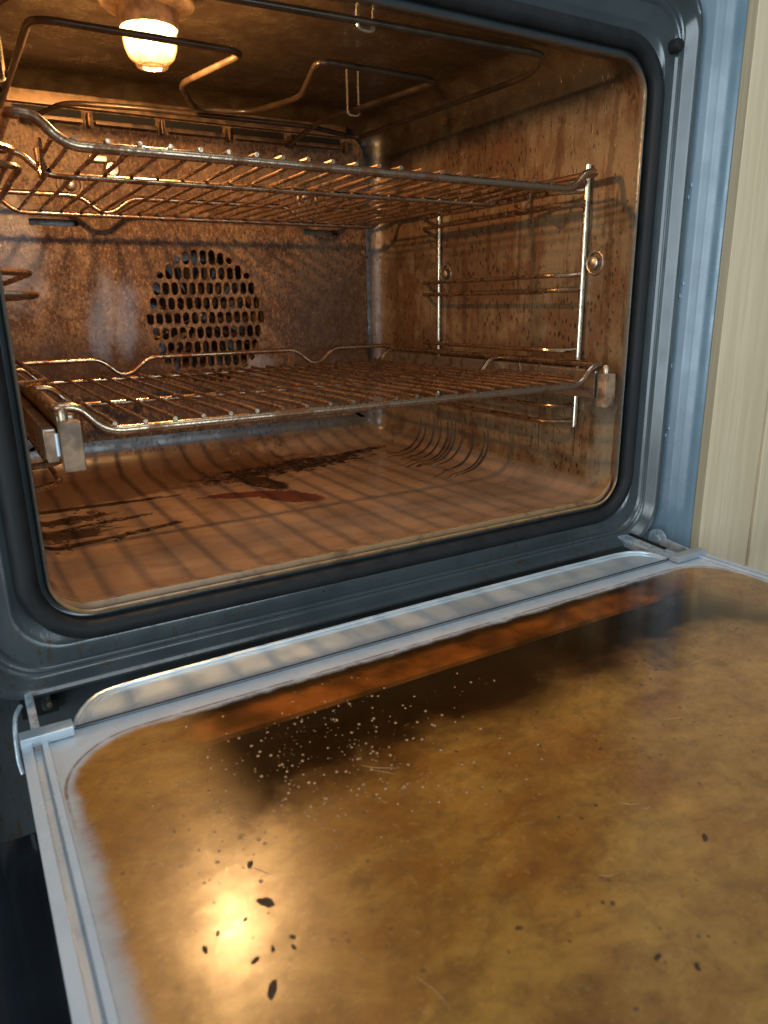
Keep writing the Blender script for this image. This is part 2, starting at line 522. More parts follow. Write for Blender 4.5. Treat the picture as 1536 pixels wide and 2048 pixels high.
def tube(bm, path, r, seg=10, closed=False, caps=True, flat=None):
    pts = [Vector(p) for p in path]
    N = len(pts)
    tang = []
    for i in range(N):
        if closed:
            d = pts[(i + 1) % N] - pts[i - 1]
        else:
            d = pts[min(i + 1, N - 1)] - pts[max(i - 1, 0)]
        tang.append(d.normalized())
    up = Vector((0, 0, 1)) if abs(tang[0].z) < .9 else Vector((0, 1, 0))
    nrm = (up - tang[0] * up.dot(tang[0])).normalized()
    rings = []
    for i in range(N):
        nrm = (nrm - tang[i] * nrm.dot(tang[i])).normalized()
        bi = tang[i].cross(nrm)
        rr = r[i] if isinstance(r, (list, tuple)) else r
        rings.append([bm.verts.new(pts[i] + (nrm * math.cos(2 * PI * k / seg) + bi * math.sin(2 * PI * k / seg)) * rr) for k in range(seg)])
    R = N if closed else N - 1
    for i in range(R):
        a, b = rings[i], rings[(i + 1) % N]
        sh = 0
        if closed and i == N - 1:
            sh = min(range(seg), key=lambda q: (b[q].co - a[0].co).length)
        for k in range(seg):
            bm.faces.new((a[k], a[(k + 1) % seg], b[(k + 1 + sh) % seg], b[(k + sh) % seg]))
    if caps and not closed:
        bm.faces.new(rings[0])
        bm.faces.new(rings[-1])


def box(bm, lo, hi, bev=0.0, rot=None, seg=2):
    lo, hi = Vector(lo), Vector(hi)
    c, s = (lo + hi) / 2, hi - lo
    r = bmesh.ops.create_cube(bm, size=1.0)
    vs = r['verts']
    for v in vs:
        v.co = Vector((v.co.x * s.x, v.co.y * s.y, v.co.z * s.z))
    if bev:
        es = list({e for v in vs for e in v.link_edges})
        q = bmesh.ops.bevel(bm, geom=es, offset=bev, segments=seg, affect='EDGES', profile=.5)
        vs = list({v for f in q['faces'] for v in f.verts} | {v for v in vs if v.is_valid})
    for v in vs:
        v.co = (rot @ v.co if rot else v.co) + c
    return vs


def lathe(bm, prof, center, axis='Z', seg=32):
    """prof: list of (radius, height)"""
    rings = []
    c = Vector(center)
    for r, h in prof:
        ring = []
        for k in range(seg):
            a = 2 * PI * k / seg
            u, v = r * math.cos(a), r * math.sin(a)
            p = {'Z': (u, v, h), 'Y': (u, h, v), 'X': (h, u, v)}[axis]
            ring.append(bm.verts.new(c + Vector(p)))
        rings.append(ring)
    for a, b in zip(rings, rings[1:]):
        for k in range(seg):
            bm.faces.new((a[k], a[(k + 1) % seg], b[(k + 1) % seg], b[k]))
    for ring, (r, h) in ((rings[0], prof[0]), (rings[-1], prof[-1])):
        if r > 1e-5:
            bm.faces.new(ring)


def rrect(x0, x1, z0, z1, r, n=12, m=16):
    """rounded rectangle in XZ, counter-clockwise, straight edges subdivided m times"""
    pts = []
    cs = [(x1 - r, z0 + r, -PI / 2), (x1 - r, z1 - r, 0), (x0 + r, z1 - r, PI / 2), (x0 + r, z0 + r, PI)]
    for i, (cx, cz, a0) in enumerate(cs):
        arc = [(cx + r * math.cos(a0 + PI / 2 * k / n), cz + r * math.sin(a0 + PI / 2 * k / n)) for k in range(n + 1)]
        pts += arc
        nx = cs[(i + 1) % 4]
        q = (nx[0] + r * math.cos(nx[2]), nx[1] + r * math.sin(nx[2]))
        for k in range(1, m):
            t = k / m
            pts.append((arc[-1][0] * (1 - t) + q[0] * t, arc[-1][1] * (1 - t) + q[1] * t))
    return pts


def loft(bm, rings, closed=True):
    vr = [[bm.verts.new(p) for p in r] for r in rings]
    n = len(vr[0])
    for a, b in zip(vr, vr[1:]):
        for k in range(n if closed else n - 1):
            bm.faces.new((a[k], a[(k + 1) % n], b[(k + 1) % n], b[k]))
    return vr


def prism(bm, pts2, z0, z1, bev=0.0):
    a = [bm.verts.new((x, y, z0)) for x, y in pts2]
    b = [bm.verts.new((x, y, z1)) for x, y in pts2]
    n = len(a)
    bm.faces.new(a)
    bm.faces.new(b[::-1])
    for k in range(n):
        bm.faces.new((a[k], a[(k + 1) % n], b[(k + 1) % n], b[k]))


def plate_with_holes(name, outer, holes, y, thick, mat, parent, bevel=.0006):
    """flat plate in the XZ plane with real holes cut through it"""
    cu = bpy.data.curves.new(name, 'CURVE')
    cu.dimensions = '2D'
    cu.fill_mode = 'BOTH'
    cu.extrude = thick / 2
    cu.bevel_depth = bevel
    cu.bevel_resolution = 2
    for pts in [outer] + holes:
        sp = cu.splines.new('POLY')
        sp.points.add(len(pts) - 1)
        for q, (px, pz) in zip(sp.points, pts):
            q.co = (px, pz, 0, 1)
        sp.use_cyclic_u = True
    tmp = bpy.data.objects.new("tmp", cu)
    C.objects.link(tmp)
    dg = bpy.context.evaluated_depsgraph_get()
    me = bpy.data.meshes.new_from_object(tmp.evaluated_get(dg))
    C.objects.unlink(tmp)
    bpy.data.objects.remove(tmp)
    bm = bmesh.new()
    bm.from_mesh(me)
    bpy.data.meshes.remove(me)
    for v in bm.verts:
        a, b, c = v.co
        v.co = (a, y - c, b)
    return obj(name, bm, mat, parent, True, 50)


def stadium(cx, cz, w, h, n=6):
    r = w / 2
    s = max(0, h / 2 - r)
    p = [(cx + r * math.cos(PI * k / n), cz + s + r * math.sin(PI * k / n)) for k in range(n + 1)]
    p += [(cx + r * math.cos(PI + PI * k / n), cz - s + r * math.sin(PI + PI * k / n)) for k in range(n + 1)]
    return p if s > 1e-6 else p[:n] + p[n + 1:-1]


# ================================================================== OVEN
IX0, IX1, IZ0, IZ1, IR = .0036, .480, -.003, .352, .025
OX0, OX1, OZ0, OZ1, OR_ = -.047, .528, -.047, .412, .032
oven = thing("built_in_oven", "dirty built-in oven with drop-down door open and its lamp lit", "oven", (.24, 0, -.12))


def inner(e, r=None):
    return rrect(IX0 - e, IX1 + e, IZ0 - e, IZ1 + e, max(.006, IR + e) if r is None else r)


# --- cavity liner
bm = bmesh.new()
rings = []
sec = [(.006, .0018, .0042), (.0005, .0016, .0036), (-.0012, .0010, .0022), (-.0016, .0004, .0008), (-.0008, -.0001, .0000), (.0008, -.0003, .0012), (.0024, -.0002, .0034),
       (.0042, .0000, .0036), (.0056, .0003, .0002), (.0064, .0005, -.0020), (.0075, .0008, -.0023), (.0095, .0012, -.0016), (.018, .0030, .0012), (.030, .0048, .0044), (.033, .0051, .0054), (.05, .006, .006)]
nfil = 7
for y_, e, eb in sec:
    rings.append((y_, e, eb))
for k in range(1, 8):
    rings.append((.05 + (.385 - .05) * k / 7, .006, .006))
for k in range(1, nfil + 1):
    a = PI / 2 * k / nfil
    rings.append((.385 + .034 * math.sin(a), .006 - .034 * (1 - math.cos(a)), .006 - .034 * (1 - math.cos(a))))
rl = []
for y_, e, eb in rings:
    pts = rrect(IX0 - e, IX1 + e, IZ0 - eb, IZ1 + e, IR + min(e, eb))
    f = max(0, min(1, (y_ - .018) / .04))
    f = f * f * (3 - 2 * f)
    lift = .036 * f
    rl.append([(x, y_, z + lift * max(0, min(1, (z - .22) / .10))) for x, z in pts])
vr = loft(bm, rl)
# back: flat ring, then a shallow well for the fan
cx, cz = .2395, .1655
last = vr[-1]
well = [bm.verts.new((cx + (v.co.x - cx) * .55, .419, cz + (v.co.z - cz) * .62)) for v in last]
well2 = [bm.verts.new((v.co.x, .462, v.co.z)) for v in well]
n = len(last)
for A, B in ((last, well), (well, well2)):
    for k in range(n):
        bm.faces.new((A[k], A[(k + 1) % n], B[(k + 1) % n], B[k]))
bm.faces.new(well2)
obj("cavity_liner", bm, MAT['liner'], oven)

# --- perforated back panel with fan holes and two slots
FX, FZ, FR = .2395, .1612, .0715
holes = []
rows = [(4, 7), (3, 11), (2, 12), (1, 13), (0, 14), (-1, 13), (-2, 12), (-3, 11), (-4, 7)]
for k, cnt in rows:
    zc = FZ + k * .0163
    for i in range(cnt):
        xc = FX + (i - (cnt - 1) / 2) * .0101
        h = .0146
        zz = zc
        if abs(k) == 4 and i in (0, cnt - 1) or abs(k) == 3 and i in (0, cnt - 1):
            h, zz = .0084, zc - math.copysign(.0022, k)
        elif abs(k) == 3 and i in (1, cnt - 2):
            h, zz = .0170, zc + math.copysign(.0014, k)
        elif abs(k) == 4 and i in (2, 3, 4):
            h, zz = .0170, zc + math.copysign(.0012, k)
        holes.append(stadium(xc, zz, .0084, h))
for xs in ((.0635, .111), (.366, .4135)):
    holes.append([(xs[0], .2552), (xs[1] - .002, .2552), (xs[1], .257), (xs[1], .2605), (xs[1] - .002, .2623), (xs[0], .2623)])
outer = rrect(.028, .452, .032, .372, .03, 8, 6)
plate_with_holes("back_panel", outer, holes, .406, .0016, MAT['back'], oven)

# raised ring and screws on the back panel
for sx, sz in ((.1075, .296), (.371, .296)):
    bm = bmesh.new()
    ring = [(sx + .0115 * math.cos(2 * PI * k / 28), .4035, sz + .0115 * math.sin(2 * PI * k / 28)) for k in range(28)]
    tube(bm, ring, .0022, 8, closed=True)
    lathe(bm, [(.0062, .4045), (.0062, .401), (.0045, .3995), (0, .3993)], (sx, 0, sz), 'Y', 20)
    obj("panel_screw", bm, MAT['rail'], oven)
bm = bmesh.new()
lathe(bm, [(.008, .4045), (.008, .398), (.006, .396), (0, .3955)], (.149, 0, .312), 'Y', 20)
box(bm, (.128, .399, .318), (.146, .4045, .325), .0015)
obj("sensor_clip", bm, MAT['rail'], oven)

# fan behind the panel
bm = bmesh.new()
lathe(bm, [(.010, .452), (.010, .424), (.004, .420), (0, .420)], (FX, 0, FZ), 'Y', 20)
for k in range(14):
    a = 2 * PI * k / 14
    rot = Matrix.Rotation(-a, 3, 'Y') @ Matrix.Rotation(.5, 3, 'X')
    vs = box(bm, (-.025, -.009, -.0008), (.025, .009, .0008), 0)
    for v in vs:
        v.co = Matrix.Rotation(-a, 3, 'Y') @ (Matrix.Rotation(.55, 3, 'X') @ v.co + Vector((.040, 0, 0))) + Vector((FX, .437, FZ))
obj("fan", bm, MAT['darkmetal'], oven)
bm = bmesh.new()
ring = [(FX + .077 * math.cos(2 * PI * k / 48), .432, FZ + .077 * math.sin(2 * PI * k / 48)) for k in range(48)]
tube(bm, ring, .0032, 8, closed=True)
obj("ring_heater", bm, MAT['element'], oven)

# vent louvres at the top of the back wall
bm = bmesh.new()
box(bm, (.058, .398, .3655), (.425, .4045, .3785), .0015)
for k in range(5):
    x0 = .064 + k * .073
    box(bm, (x0, .3935, .3515), (x0 + .062, .3975, .3560), .001)
    box(bm, (x0 + .066, .394, .349), (x0 + .069, .4045, .362), .0008)
obj("vent_louvre", bm, MAT['vent'], oven)
bm = bmesh.new()
for k in range(5):
    x0 = .064 + k * .073
    box(bm, (x0, .4028, .3575), (x0 + .062, .4046, .3645), 0)
obj("vent_slot", bm, MAT['black'], oven, False)

# --- grill heating element under the ceiling
ZE = .350


def el(pts, name="grill_element", r=.0025):
    bm = bmesh.new()
    tube(bm, fillet([(a, b, ZE) for a, b in pts], .016, 6), r, 10)
    return obj(name, bm, MAT['element'], oven)


el([(.048, .395), (.050, .116), (.193, .1165), (.172, .215), (.205, .285), (.255, .275), (.276, .205), (.246, .108), (.358, .1095), (.330, .275), (.345, .395)])
el([(.072, .398), (.098, .315), (.16, .305), (.33, .300), (.400, .325), (.415, .065), (.392, .018), (.240, .024), (.06, .035), (.030, .10), (.028, .398)])
for (a, b) in ((.039, .25), (.337, .22), (.24, .024)):
    bm = bmesh.new()
    tube(bm, fillet([(a - .006, b, .387), (a - .006, b, .345), (a + .006, b, .345), (a + .006, b, .387)], .004, 4), .0012, 6)
    obj("element_hanger", bm, MAT['post'], oven)

# --- lamp
LX, LY = .1325, .147
bm = bmesh.new()
lathe(bm, [(.0330, .3885), (.0330, .3800), (.0300, .3770), (.0215, .3750), (.0205, .3655), (.0196, .3640), (.0180, .3640), (.0180, .3885)], (LX, LY, 0), 'Z', 40)
lamp = obj("oven_lamp", bm, MAT['collar'], oven)
bm = bmesh.new()
lathe(bm, [(.0176, .3700), (.0182, .3650), (.0188, .3610), (.0189, .3570), (.0182, .3520), (.0160, .3465), (.0132, .3438), (.0118, .3432), (.0116, .3412), (.0108, .3402), (.0090, .3402), (.0080, .3418), (0, .3422)], (LX, LY, 0), 'Z', 40)
obj("lamp_cover", bm, MAT['lamp'], lamp)
bm = bmesh.new()
lathe(bm, [(0, .3478), (.003, .3482), (.0055, .350), (.0068, .353), (.0062, .3575), (.0045, .362), (.0045, .372), (0, .372)], (LX, LY, 0), 'Z', 20)
bulb = obj("bulb", bm, MAT['bulb'], lamp)
pl = bpy.data.lights.new("oven_lamp_light", 'POINT')
pl.energy = 11.5
pl.color = (1.0, .60, .27)
pl.shadow_soft_size = .0092
plo = bpy.data.objects.new("oven_lamp_light", pl)
C.objects.link(plo)
plo.location = (LX, LY, .3530)
bulb.visible_shadow = True

# --- front frame
bm = bmesh.new()
prof0 = [(.03, .006), (.10, .0045), (.30, .0035), (.40, .0012), (.44, 0), (.665, 0), (.695, -.0022), (.725, -.0030), (.755, -.0024), (.79, -.0034), (.89, -.0115), (.925, -.0130), (.965, -.0126), (1.0, -.009), (1.0, .004)]
prof = []
for (a, b), (c, d) in zip(prof0, prof0[1:]):
    prof += [(a + (c - a) * k, b + (d - b) * k) for k in ((0, .15, .85) if (c - a) > .05 else (0, .3, .7))]
prof.append(prof0[-1])
I = rrect(IX0, IX1, IZ0, IZ1, IR)
O = rrect(OX0, OX1, OZ0, OZ1, OR_)
loft(bm, [[(a[0] + (b[0] - a[0]) * t, y_, a[1] + (b[1] - a[1]) * t) for a, b in zip(I, O)] for t, y_ in prof])
obj("front_frame", bm, MAT['frame'], oven)
for za, zb in ((-.30, -.0475), (.4125, .62)):
    bm = bmesh.new()
    box(bm, (-.110, .004, za), (.600, .010, zb), .001)
    obj("frame_backing", bm, MAT['frame'], oven)
# gasket
bm = bmesh.new()
gp = inner(.0120)
tube(bm, [(x, -.0012, z) for x, z in gp], .0064, 14, closed=True)
obj("door_gasket", bm, MAT['rubber'], oven)


# side flanges: folded strips beside the frame
def flange(sign):
    cxm = .2405
    base = [(.2880, .003), (.2888, .0005), (.2990, -.0130), (.2996, -.0150), (.3014, -.0158), (.3020, -.0178), (.3038, -.0186), (.3046, -.0208), (.3128, -.0305), (.3140, -.0305), (.3140, .003)]
    bm = bmesh.new()
    zs = [-.30, -.10, 0, .2, .4, .62]
    rr = [[(cxm + sign * d, y_, z) for d, y_ in base] for z in zs]
    vr = [[bm.verts.new(p) for p in r] for r in rr]
    for a, b in zip(vr, vr[1:]):
        for k in range(len(a) - 1):
            bm.faces.new((a[k], a[k + 1], b[k + 1], b[k]))
    bmesh.ops.bevel(bm, geom=[e for e in bm.edges if abs(e.verts[0].co.z - e.verts[1].co.z) > .01 and e.calc_face_angle(0) > .15], offset=.0006, segments=2, affect='EDGES')
    return obj("side_flange", bm, MAT['flank'], oven, True, 60)


flange(1)
flange(-1)
# rubber bumpers
for bx in (.5075, -.027):
    bm = bmesh.new()
    lathe(bm, [(.0052, .002), (.0052, -.006), (.004, -.0080), (0, -.0085)], (bx, 0, .3665), 'Y', 20)
    obj("rubber_bumper", bm, MAT['rubber'], oven)
# wall bosses that carry the shelf supports
for bx, d in ((.4852, -1), (-.0052, 1)):
    for by, bz in ((.046, .206), (.275, .206)):
        bm = bmesh.new()
        ring = [(bx, by + .0095 * math.cos(2 * PI * k / 24), bz + .0095 * math.sin(2 * PI * k / 24)) for k in range(24)]
        tube(bm, ring, .0016, 8, closed=True)
        lathe(bm, [(.006, 0), (.006, d * .004), (.004, d * .0055), (0, d * .0055)], (bx, by, bz), 'X', 18)
        obj("wall_boss", bm, MAT['rail'], oven)

# grease runs frozen on the side wall and floor fillet
XW, ZF, RF = .4862, -.0092, .036
for (y0, z0, run, drift, r) in [(.330, .030, .020, -.006, .0010), (.318, .034, .028, -.012, .0009), (.300, .036, .022, -.015, .0011), (.285, .037, .030, -.02, .0008),
                                (.270, .035, .040, -.022, .0012), (.262, .036, .030, -.02, .0009), (.255, .037, .028, -.016, .0008), (.240, .034, .010, -.004, .0007),
                                (.220, .034, .040, -.03, .0009), (.199, .032, .030, -.02, .0008), (.192, .031, .022, -.016, .0008), (.095, .030, .0, .0, .0006), (.06, .09, .0, 0, .0007), (.11, .075, 0, 0, .0006)]:
    path = []
    for k in range(6):
        path.append((XW, y0 + random.uniform(-.0005, .0005), z0 + (ZF + RF - z0) * k / 5))
    if run > 0:
        for k in range(1, 8):
            a = PI / 2 * k / 8
            path.append((XW - RF * (1 - math.cos(a)), y0 + drift * .25 * k / 8, ZF + RF * (1 - math.sin(a))))
        for k in range(1, 9):
            t = k / 8
            path.append((XW - RF - run * t, y0 + drift * (.25 + .75 * t) + .002 * math.sin(5 * t + y0 * 90), ZF))
    bm = bmesh.new()
    tube(bm, path, [r * (.8 + .7 * random.random()) for _ in path], 6)
    obj("grease_run", bm, MAT['drip'], oven)

# burnt crust lumps on the cavity floor
bm = bmesh.new()
random.seed(21)
for (x0, y0, x1, y1, w, n_) in [(.205, .355, .250, .225, .012, 90), (.255, .315, .455, .372, .011, 130), (.20, .30, .30, .34, .03, 60), (.055, .208, .110, .217, .004, 30), (.062, .158, .128, .175, .004, 40), (.02, .14, .06, .26, .02, 70)]:
    for k in range(n_):
        u = random.random()
        px, py = x0 + (x1 - x0) * u + random.gauss(0, w * .5), y0 + (y1 - y0) * u + random.gauss(0, w * .5)
        r = random.choice((.0006, .0009, .0012, .0018, .0028))
        m = Matrix.Translation((px, py, -.0088)) @ Matrix.Rotation(random.uniform(0, 3), 4, 'Z') @ Matrix.Diagonal((r * random.uniform(1, 2), r, r * .5, 1))
        q = bmesh.ops.create_icosphere(bm, subdivisions=1, radius=1, matrix=m)
        for v in q['verts']:
            v.co.x += random.uniform(-.25, .25) * r
            v.co.y += random.uniform(-.25, .25) * r
o = obj("burnt_crust", bm, MAT['crust'], oven)
o["kind"] = "stuff"

# --- door, lying open
ZD = -.042
DX0, DX1, DY1, DY0 = -.026, .5145, -.066, -.522
door = obj("drop_door", (lambda b: (box(b, (DX0 + .002, DY0, -.090), (DX1 - .002, DY1 - .002, -.078), .002), b)[1])(bmesh.new()), MAT['black'], oven)
bm = bmesh.new()
box(bm, (-.0145, DY0, ZD - .0035), (.5065, DY1 - .0005, ZD), .0006)
obj("inner_glass", bm, MAT['glass'], door, False)


# folded side rims of the door liner (section swept along Y)
def rim(xs):
    bm = bmesh.new()
    vr = [[bm.verts.new((x, y_, z)) for x, z in xs] for y_ in (DY0, -.4, -.3, -.2, -.1, DY1 - .006)]
    for a, b in zip(vr, vr[1:]):
        for k in range(len(a) - 1):
            bm.faces.new((a[k], a[k + 1], b[k + 1], b[k]))
    bmesh.ops.bevel(bm, geom=[e for e in bm.edges if abs(e.verts[0].co.y - e.verts[1].co.y) > .01 and e.calc_face_angle(0) > .3], offset=.0008, segments=3, affect='EDGES')
    obj("door_rim", bm, MAT['silver'], door, True, 60)


rim([(DX0, -.078), (DX0, -.0398), (-.0212, -.0392), (-.0203, -.0440), (-.0172, -.0440), (-.0165, -.0402), (-.0138, -.0396), (-.0130, -.0418)])
rim([(DX1, -.078), (DX1, -.0398), (.5100, -.0392), (.5092, -.0440), (.5075, -.0440), (.5070, -.0402), (.5055, -.0398), (.5048, -.0418)])
# inner frame and second pane seen through the clear strip
bm = bmesh.new()
ox0, ox1, oy0, oy1 = -.0135, .5055, -.5195, -.0675
ix0, ix1, iy0, iy1 = -.004, .4800, -.48, -.1060
for lo, hi in (((ox0, iy1, -.0510), (ox1, oy1, -.0480)), ((ox0, oy0, -.0510), (ox1, iy0, -.0480)), ((ox0, iy0, -.0510), (ix0, iy1, -.0480)), ((ix1, iy0, -.0510), (ox1, iy1, -.0480))):
    box(bm, lo, hi)
obj("inner_frame", bm, MAT['ring'], door, False)
bm = bmesh.new()
box(bm, (ox0, oy0, -.073), (ox1, oy1, -.070))
obj("middle_glass", bm, MAT['pane'], door, False)
bm = bmesh.new()
box(bm, (-.056, DY0 - .02, -.104), (.545, -.070, -.0915), .003)
obj("outer_glass", bm, MAT['blackglass'], door)
# fine scratches in the film on the glass
for (sx, sy, a, L_, k_) in [(.115, -.175, -.9, .018, .2), (.118, -.181, -.8, .012, .1), (.33, -.195, .1, .040, -.5), (.36, -.185, -.3, .015, .4), (.20, -.26, -1.0, .010, .8), (.205, -.268, -.6, .006, 1.5),
                            (.06, -.255, -1.4, .022, .3), (.075, -.285, -1.2, .016, -.4), (.16, -.285, -.9, .009, 1), (.045, -.205, -1.5, .014, .5), (.40, -.205, -.2, .02, .3), (.27, -.225, -.5, .012, .2)]:
    pts = []
    x, y_, b = sx, sy, a
    for k in range(9):
        pts.append((x, y_, ZD))
        x += math.cos(b) * L_ / 8
        y_ += math.sin(b) * L_ / 8
        b += k_ / 8 + random.uniform(-.12, .12)
    bm = bmesh.new()
    tube(bm, pts, [0.00016 * math.sin(PI * (k + .5) / 9) + .00005 for k in range(9)], 6)
    obj("scratch", bm, MAT['scratch'], door)
# trim strip on the hinge edge
outl = [(.0007, -.0652), (.0030, -.0580), (.0066, -.0510), (.0112, -.0440), (.0165, -.0390), (.0240, -.0362), (.0330, -.0350), (.10, -.0335), (.24, -.0325), (.38, -.0330), (.4480, -.0345),
        (.4620, -.0365), (.4705, -.0420), (.4755, -.0500), (.4772, -.0652)]
bm = bmesh.new()
prism(bm, outl, -.0445, -.0405)
tr = obj("hinge_trim", bm, MAT['trim'], door, False)
bm = bmesh.new()
tube(bm, [(x, y_, -.0405) for x, y_ in outl], .0016, 8)
inl = [(x + (.2390 - x) * .020, y_ - .0045 * (1 if i not in (0, len(outl) - 1) else 0), -.0403) for i, (x, y_) in enumerate(outl)]
tube(bm, inl, .0007, 6)
obj("trim_bead", bm, MAT['trim'], tr)
bm = bmesh.new()
tube(bm, [(.0007, -.0658, -.0408), (.24, -.0658, -.0408), (.4772, -.0658, -.0408)], .0006, 6)
obj("grease_line", bm, MAT['crust'], door)
for x0, x1, y0 in ((-.0262, -.0005, -.0735), (.4765, .5135, -.0765)):
    bm = bmesh.new()
    box(bm, (x0, y0, -.0415), (x1, y0 + .009, -.0358), .0006)
    obj("end_cap", bm, MAT['cap'] if x0 > 0 else MAT['trim'], door)

# --- hinges
h1 = obj("hinge", (lambda b: (box(b, (-.0197, -.066, -.0525), (-.0152, .0035, -.0440), .0008, Matrix.Rotation(.12, 3, 'X')), b)[1])(bmesh.new()), MAT['hinge'], oven)
bm = bmesh.new()
hook = fillet([(-.0225, -.018, -.0455), (-.0262, -.026, -.0465), (-.0276, -.034, -.0530), (-.0282, -.040, -.0670), (-.0272, -.043, -.0735)], .006, 5)
tube(bm, hook, [.0013] * len(hook), 8)
obj("hinge_hook", bm, MAT['hinge'], h1)
bm = bmesh.new()
box(bm, (-.0225, -.0012, -.0640), (-.0020, .0038, -.0490), .0005)
obj("hinge_slot", bm, MAT['black'], h1)
bm = bmesh.new()
box(bm, (-.0115, -.012, -.0560), (-.0060, -.0015, -.0430), .0012)
obj("hinge_tab", bm, MAT['frame'], h1)
bm = bmesh.new()
box(bm, (-.0090, -.0165, -.0520), (-.0062, -.0125, -.0490), .0006)
obj("hinge_pin", bm, MAT['rail'], h1)

bm = bmesh.new()
box(bm, (.4830, -.066, -.0475), (.5005, .0035, -.0400), .0012, Matrix.Rotation(.07, 3, 'X'))
h2 = obj("hinge", bm, MAT['hinge'], oven)
bm = bmesh.new()
box(bm, (.4955, -.047, -.0402), (.4995, -.006, -.0385), .0004, Matrix.Rotation(.07, 3, 'X'))
obj("hinge_slot", bm, MAT['black'], h2)
bm = bmesh.new()
lathe(bm, [(.0095, 0), (.0095, .0022)], (.5165, -.022, -.0420), 'X', 28)
box(bm, (.5167, -.064, -.0500), (.5188, -.020, -.0405), .0006, Matrix.Rotation(.10, 3, 'X'))
lathe(bm, [(.004, -.0012), (.004, .0022)], (.5165, -.022, -.0420), 'X', 16)
obj("hinge_plate", bm, MAT['hinge'], h2)


# ================================================================== SHELF SUPPORTS
def support(sign, label):
    X = lambda d: .2430 + sign * (d + (.0032 if sign < 0 and d > .236 else 0))
    t = thing("shelf_support", label, "shelf support", (X(.2285), .15, .06), "side shelf supports")
    for y_ in (.058, .286):
        bm = bmesh.new()
        tube(bm, [(X(.2393), y_, .0570), (X(.2393), y_, .17), (X(.2393), y_, .2880)], .0029 if y_ < .1 else .0024, 12)
        obj("post", bm, MAT['post'], t)
    for i, z in enumerate((.0615, .0775, .129, .183, .196, .255, .2665)):
        bm = bmesh.new()
        if i % 2 == 0:
            p = [(X(.2392), .058, z + .001), (X(.2320), .063, z), (X(.2175), .078, z), (X(.2170), .285, z), (X(.2390), .312, z)]
        else:
            p = [(X(.2392), .058, z), (X(.2200), .062, z), (X(.2155), .076, z), (X(.2175), .096, z - .001), (X(.2172), .285, z), (X(.2390), .312, z)]
        tube(bm, fillet(p, .008, 5), .0021, 8)
        obj("rung", bm, MAT['wire'], t)
    return t


support(1, "chrome wire shelf support on the grease streaked cavity wall beside the wooden cupboard")
support(-1, "chrome wire shelf support mostly hidden behind the oven frame, on the lamp side")


# ================================================================== TELESCOPIC RAILS
def rail(sign, label):
    X = lambda d: .2430 + sign * d
    t = thing("telescopic_rail", label, "shelf runner", (X(.22), .17, .088), "telescopic shelf runners")

    def bx(name, d0, d1, y0, y1, z0, z1, mat, bev=.0012):
        bm = bmesh.new()
        a, b = sorted((X(d0), X(d1)))
        box(bm, (a, y0, z0), (b, y1, z1), bev)
        return obj(name, bm, mat, t)
    bx("fixed_channel", .2235, .2305, .006, .355, .0900, .1085, MAT['rail'])
    bx("slide", .2125, .2220, .010, .350, .0905, .1150, MAT['rail'])
    bx("end_bracket", .2110, .2225, -.0045, .0060, .0840, .1128, MAT['railcap'], .0009)
    bx("channel_cap", .2238, .2302, .0015, .0055, .0895, .1070, MAT['railcap'], .0009)
    bm = bmesh.new()
    lathe(bm, [(.0028, 0), (.0028, .006), (.0018, .0072), (0, .0072)], (X(.219), .004, .1125), 'Z', 14)
    obj("stop_pin", bm, MAT['rail'], t)
    bm = bmesh.new()
    tube(bm, [(X(.2240), .002, .093), (X(.2240), .002, .106)], .0012, 8)
    obj("roller", bm, MAT['silver'], t)
    return t


rail(1, "stained telescopic shelf runner under the lower shelf, beside the wooden cupboard end")
rail(-1, "stained telescopic shelf runner with cream end caps, near the dark frame edge")


